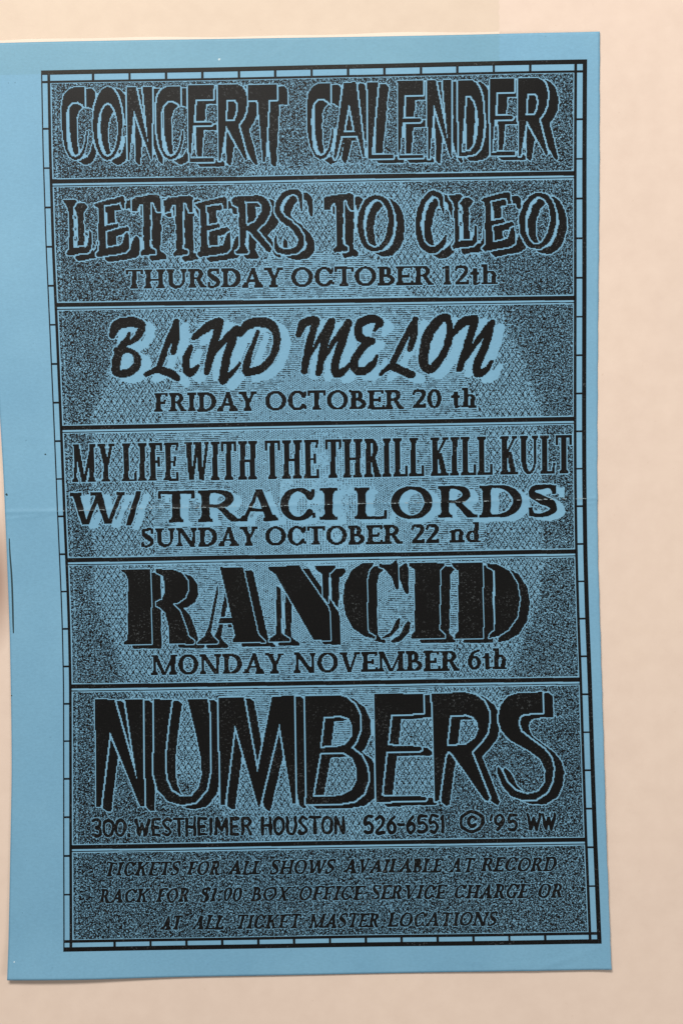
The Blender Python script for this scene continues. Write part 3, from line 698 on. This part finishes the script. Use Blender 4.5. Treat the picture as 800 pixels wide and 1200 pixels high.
jt = np.minimum(((np.arange(nV*2)+.5)*Ft/Fc).astype(int), NV-1); it_ = np.minimum(((np.arange(nU*2)+.5)*Ft/Fc).astype(int), NU-1)
clear_t = clear[np.ix_(jt, it_)]
tint = up(zt & inside & ~clc & ~(CRc & (mixr < .8)))
inlin = (zn <= 1) & (zd <= 1) & (zl > 1)
odd = (np.arange(nV*2) % 2 == 1)[:, None]
thin = up(inlin) & odd & up(blur(rng.random((nV, nU)), 2) < .52)
gain = np.where(zn > 1, .33, np.where(zd > 1, .20, .07))*np.where(inside & ~clc, 1, 0)
loss = np.where(zn > 1, .22, np.where(zd > 1, .05, .02))
rn = rng.random((nV*2, nU*2)); rm = rng.random((nV*2, nU*2))
tint = ((tint & ~thin & (rm > up(loss))) | (rn < up(gain))) & ~clear_t

# ------------------------------------------------------------------ build: setting
S_ = 1.2
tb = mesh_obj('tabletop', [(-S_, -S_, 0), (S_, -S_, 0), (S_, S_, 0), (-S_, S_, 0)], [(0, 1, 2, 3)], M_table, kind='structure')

# ------------------------------------------------------------------ build: the flyer
flyer = bpy.data.objects.new('flyer', None); COL.objects.link(flyer)
flyer['label'] = 'blue photocopied concert calendar flyer with black lettering lying on the peach surface'
flyer['category'] = 'flyer'

# paper: front, back and the cut edges
ns = 260
tt = [0.0]
yy = np.linspace(0, 1, 420)
tfold = (np.linspace(585, 605, 34)-44)/(1141-44)
tv = np.unique(np.round(np.concatenate([yy, tfold]), 5)); su = np.linspace(0, 1, ns)
Sg, Tg = np.meshgrid(su, tv)
yt = PT(-12+Sg*714); yb = PB(10+Sg*705)
Y0 = yt*(1-Tg)+yb*Tg
Xg = PL(Y0)*(1-Sg)+PR(Y0)*Sg
jit = .25*np.sin(Y0/9.)+.2*np.sin(Y0/3.7+2)
Xg = Xg+jit*((Sg == 1)*1.0)*.6
# worn, slightly rounded corners
top = W(Xg.ravel(), Y0.ravel()).reshape(len(tv), ns, 3)
bot = top.copy(); bot[..., 2] -= 0.000095
nr, nc = len(tv), ns
idx = np.arange(nr*nc).reshape(nr, nc)
f = np.stack([idx[1:, :-1], idx[1:, 1:], idx[:-1, 1:], idx[:-1, :-1]], -1).reshape(-1, 4)
off = nr*nc
fb = f[:, ::-1]+off
ring_ = np.concatenate([idx[0, :-1], idx[:-1, -1], idx[-1, :0:-1], idx[:0:-1, 0]])
nx = np.roll(ring_, -1)
fs = np.stack([ring_, nx, nx+off, ring_+off], -1)
mesh_obj('paper', np.concatenate([top.reshape(-1, 3), bot.reshape(-1, 3)]), np.concatenate([f, fb, fs]), M_paper, flyer, smooth=True)

def crop(m): return m
mask_mesh('screen_tint', tint, Ft, flyer, label='grainy dithered black tint, densest at the sides and lightest in the middle', kind='stuff')
mask_mesh('border', frame, Fc, flyer, label='double black border with short ticks across it')
for m in DIV: mask_mesh('divider', m, Fc, flyer)
for (name, label, ms, shadow, split) in JOBS:
    if not split:
        a = np.zeros_like(ms[0])
        for m in ms: a |= m
        mask_mesh(name, a, Fc, flyer, dz=INK_DZ+.000004, label=label)
        continue
    if shadow is not None:
        par = mask_mesh(name, shadow, Fc, flyer, dz=INK_DZ+.000002, label=label)
    else:
        par = bpy.data.objects.new(name, None); COL.objects.link(par); par.parent = flyer; par['label'] = label
    for m in ms: mask_mesh('letter', m, Fc, par, dz=INK_DZ+.000006)

# fold: bare fibre where the toner cracked off, laid as a thin raised line
cm = CR & (solid | frame | dilate(frame, 1.2)) | (CR & (np.roll(wob, 300) > .4)[None, :])
cm[:, :int(8/Fc)] = False
mask_mesh('fold_line', cm, Fc, flyer, dz=.00003, m=M_crack, label='pale cracked fold line crossing the middle of the sheet')

def ribbon(name, pts, m, dz, parent, **kw):
    p = crom(pts, 6); vs = []; fs_ = []
    for k in range(len(p)):
        d = p[min(k+1, len(p)-1), :2]-p[max(k-1, 0), :2]; n = np.array([-d[1], d[0]])/max(np.hypot(*d), 1e-6)
        for s in (-.5, .5): vs.append(p[k, :2]+n*s*p[k, 2])
        if k: q = 2*k; fs_.append((q-2, q, q+1, q-1))
    vs = np.array(vs); return mesh_obj(name, W(vs[:, 0], vs[:, 1], dz), fs_, m, parent, **kw)
ribbon('copy_streak', [(11.6, 631, 1.2), (12.4, 650, 1.7), (14.3, 676, 2.0), (15.4, 705, 2.1), (16.0, 730, 1.9), (16.4, 742, 1.4)], M_streak, .00003, flyer, label='thin dark streak down the left margin')
for (x, y, r, mm) in ((257, 70, 1.3, M_white), (8.5, 579.5, 1.2, M_streak), (53.8, 532.6, 1.0, M_streak), (14.3, 815, .8, M_streak), (18, 1126, .8, M_white)):
    d = disc(x, y, r, 10)*1.0; d = d+rng.normal(0, r*.15, d.shape)
    vs = np.vstack([[[x, y]], d]); fs_ = [(0, 1+k, 1+(k+1) % 10) for k in range(10)]
    mesh_obj('fleck', W(vs[:, 0], vs[:, 1], .00003), fs_, mm, flyer)

# ------------------------------------------------------------------ build: clear tape across the top edge
def tape_build(tint_, op, rough, milky):
    m = bpy.data.materials.new('clear_tape'); m.use_nodes = True; nt = m.node_tree
    b = nt.nodes['Principled BSDF']; out = nt.nodes['Material Output']
    b.inputs['Base Color'].default_value = (*milky, 1); b.inputs['Roughness'].default_value = rough
    tr = nt.nodes.new('ShaderNodeBsdfTransparent'); tr.inputs['Color'].default_value = (*tint_, 1)
    mx = nt.nodes.new('ShaderNodeMixShader'); mx.inputs[0].default_value = op
    nt.links.new(tr.outputs[0], mx.inputs[1]); nt.links.new(b.outputs[0], mx.inputs[2]); nt.links.new(mx.outputs[0], out.inputs['Surface'])
    return m
M_tape = tape_build((.966, .972, .952), .012, .35, (.62, .60, .50))
M_gap = tape_build((1, 1, 1), .42, .4, (1.0, .93, .82))  # milky pale colour paints the light caught on the sloping tape
tape = bpy.data.objects.new('clear_tape', None); COL.objects.link(tape)
tape['label'] = 'wide strip of clear adhesive tape along the top edge of the flyer'; tape['category'] = 'tape'
def tape_sheet(name, x0, x1, yf0, yf1, zf, m, nx_=300, ny=10, saw=0):
    xs = np.linspace(x0, x1, nx_); V_ = []
    for j in range(ny+1):
        t = j/ny
        y0, y1 = yf0(xs), yf1(xs)
        y = y0*(1-t)+y1*t; x = xs.copy()
        if saw: x[-1] = x1+saw*(.5 if j % 2 else -.5)+.5*math.sin(j*1.7)
        V_.append(np.stack([(x-400)*PX, (600-y)*PX, zf(x, y)], -1))
    V_ = np.array(V_).reshape(-1, 3); id_ = np.arange(len(V_)).reshape(ny+1, nx_)
    f_ = np.stack([id_[1:, :-1], id_[1:, 1:], id_[:-1, 1:], id_[:-1, :-1]], -1).reshape(-1, 4)
    return mesh_obj(name, V_, f_, m, tape, smooth=True)
bottom = lambda x: 88.8-(x*.0218)
zp = lambda x, y: relief(x, y)+.00012
tape_sheet('film', -60, 584.5, lambda x: PT(x)+.2, bottom, zp, M_tape, 320, 14, 1.6)
hb = lambda x: 3.6+.9*np.sin(x/60.)+.5*np.sin(x/23.)
tape_sheet('lifted_strip', -60, 584.5, lambda x: PT(x)-hb(x), lambda x: PT(x)+.2, lambda x, y: .00002+(relief(x, y)+.0001)*np.clip((y-(PT(x)-hb(x)))/hb(x), 0, 1), M_gap, 320, 4)
tape_sheet('film', -60, 584.5, lambda x: PT(x)*0-30-(x*.0218), lambda x: PT(x)-hb(x), lambda x, y: .00002+0*x, M_tape, 320, 14, 1.6)
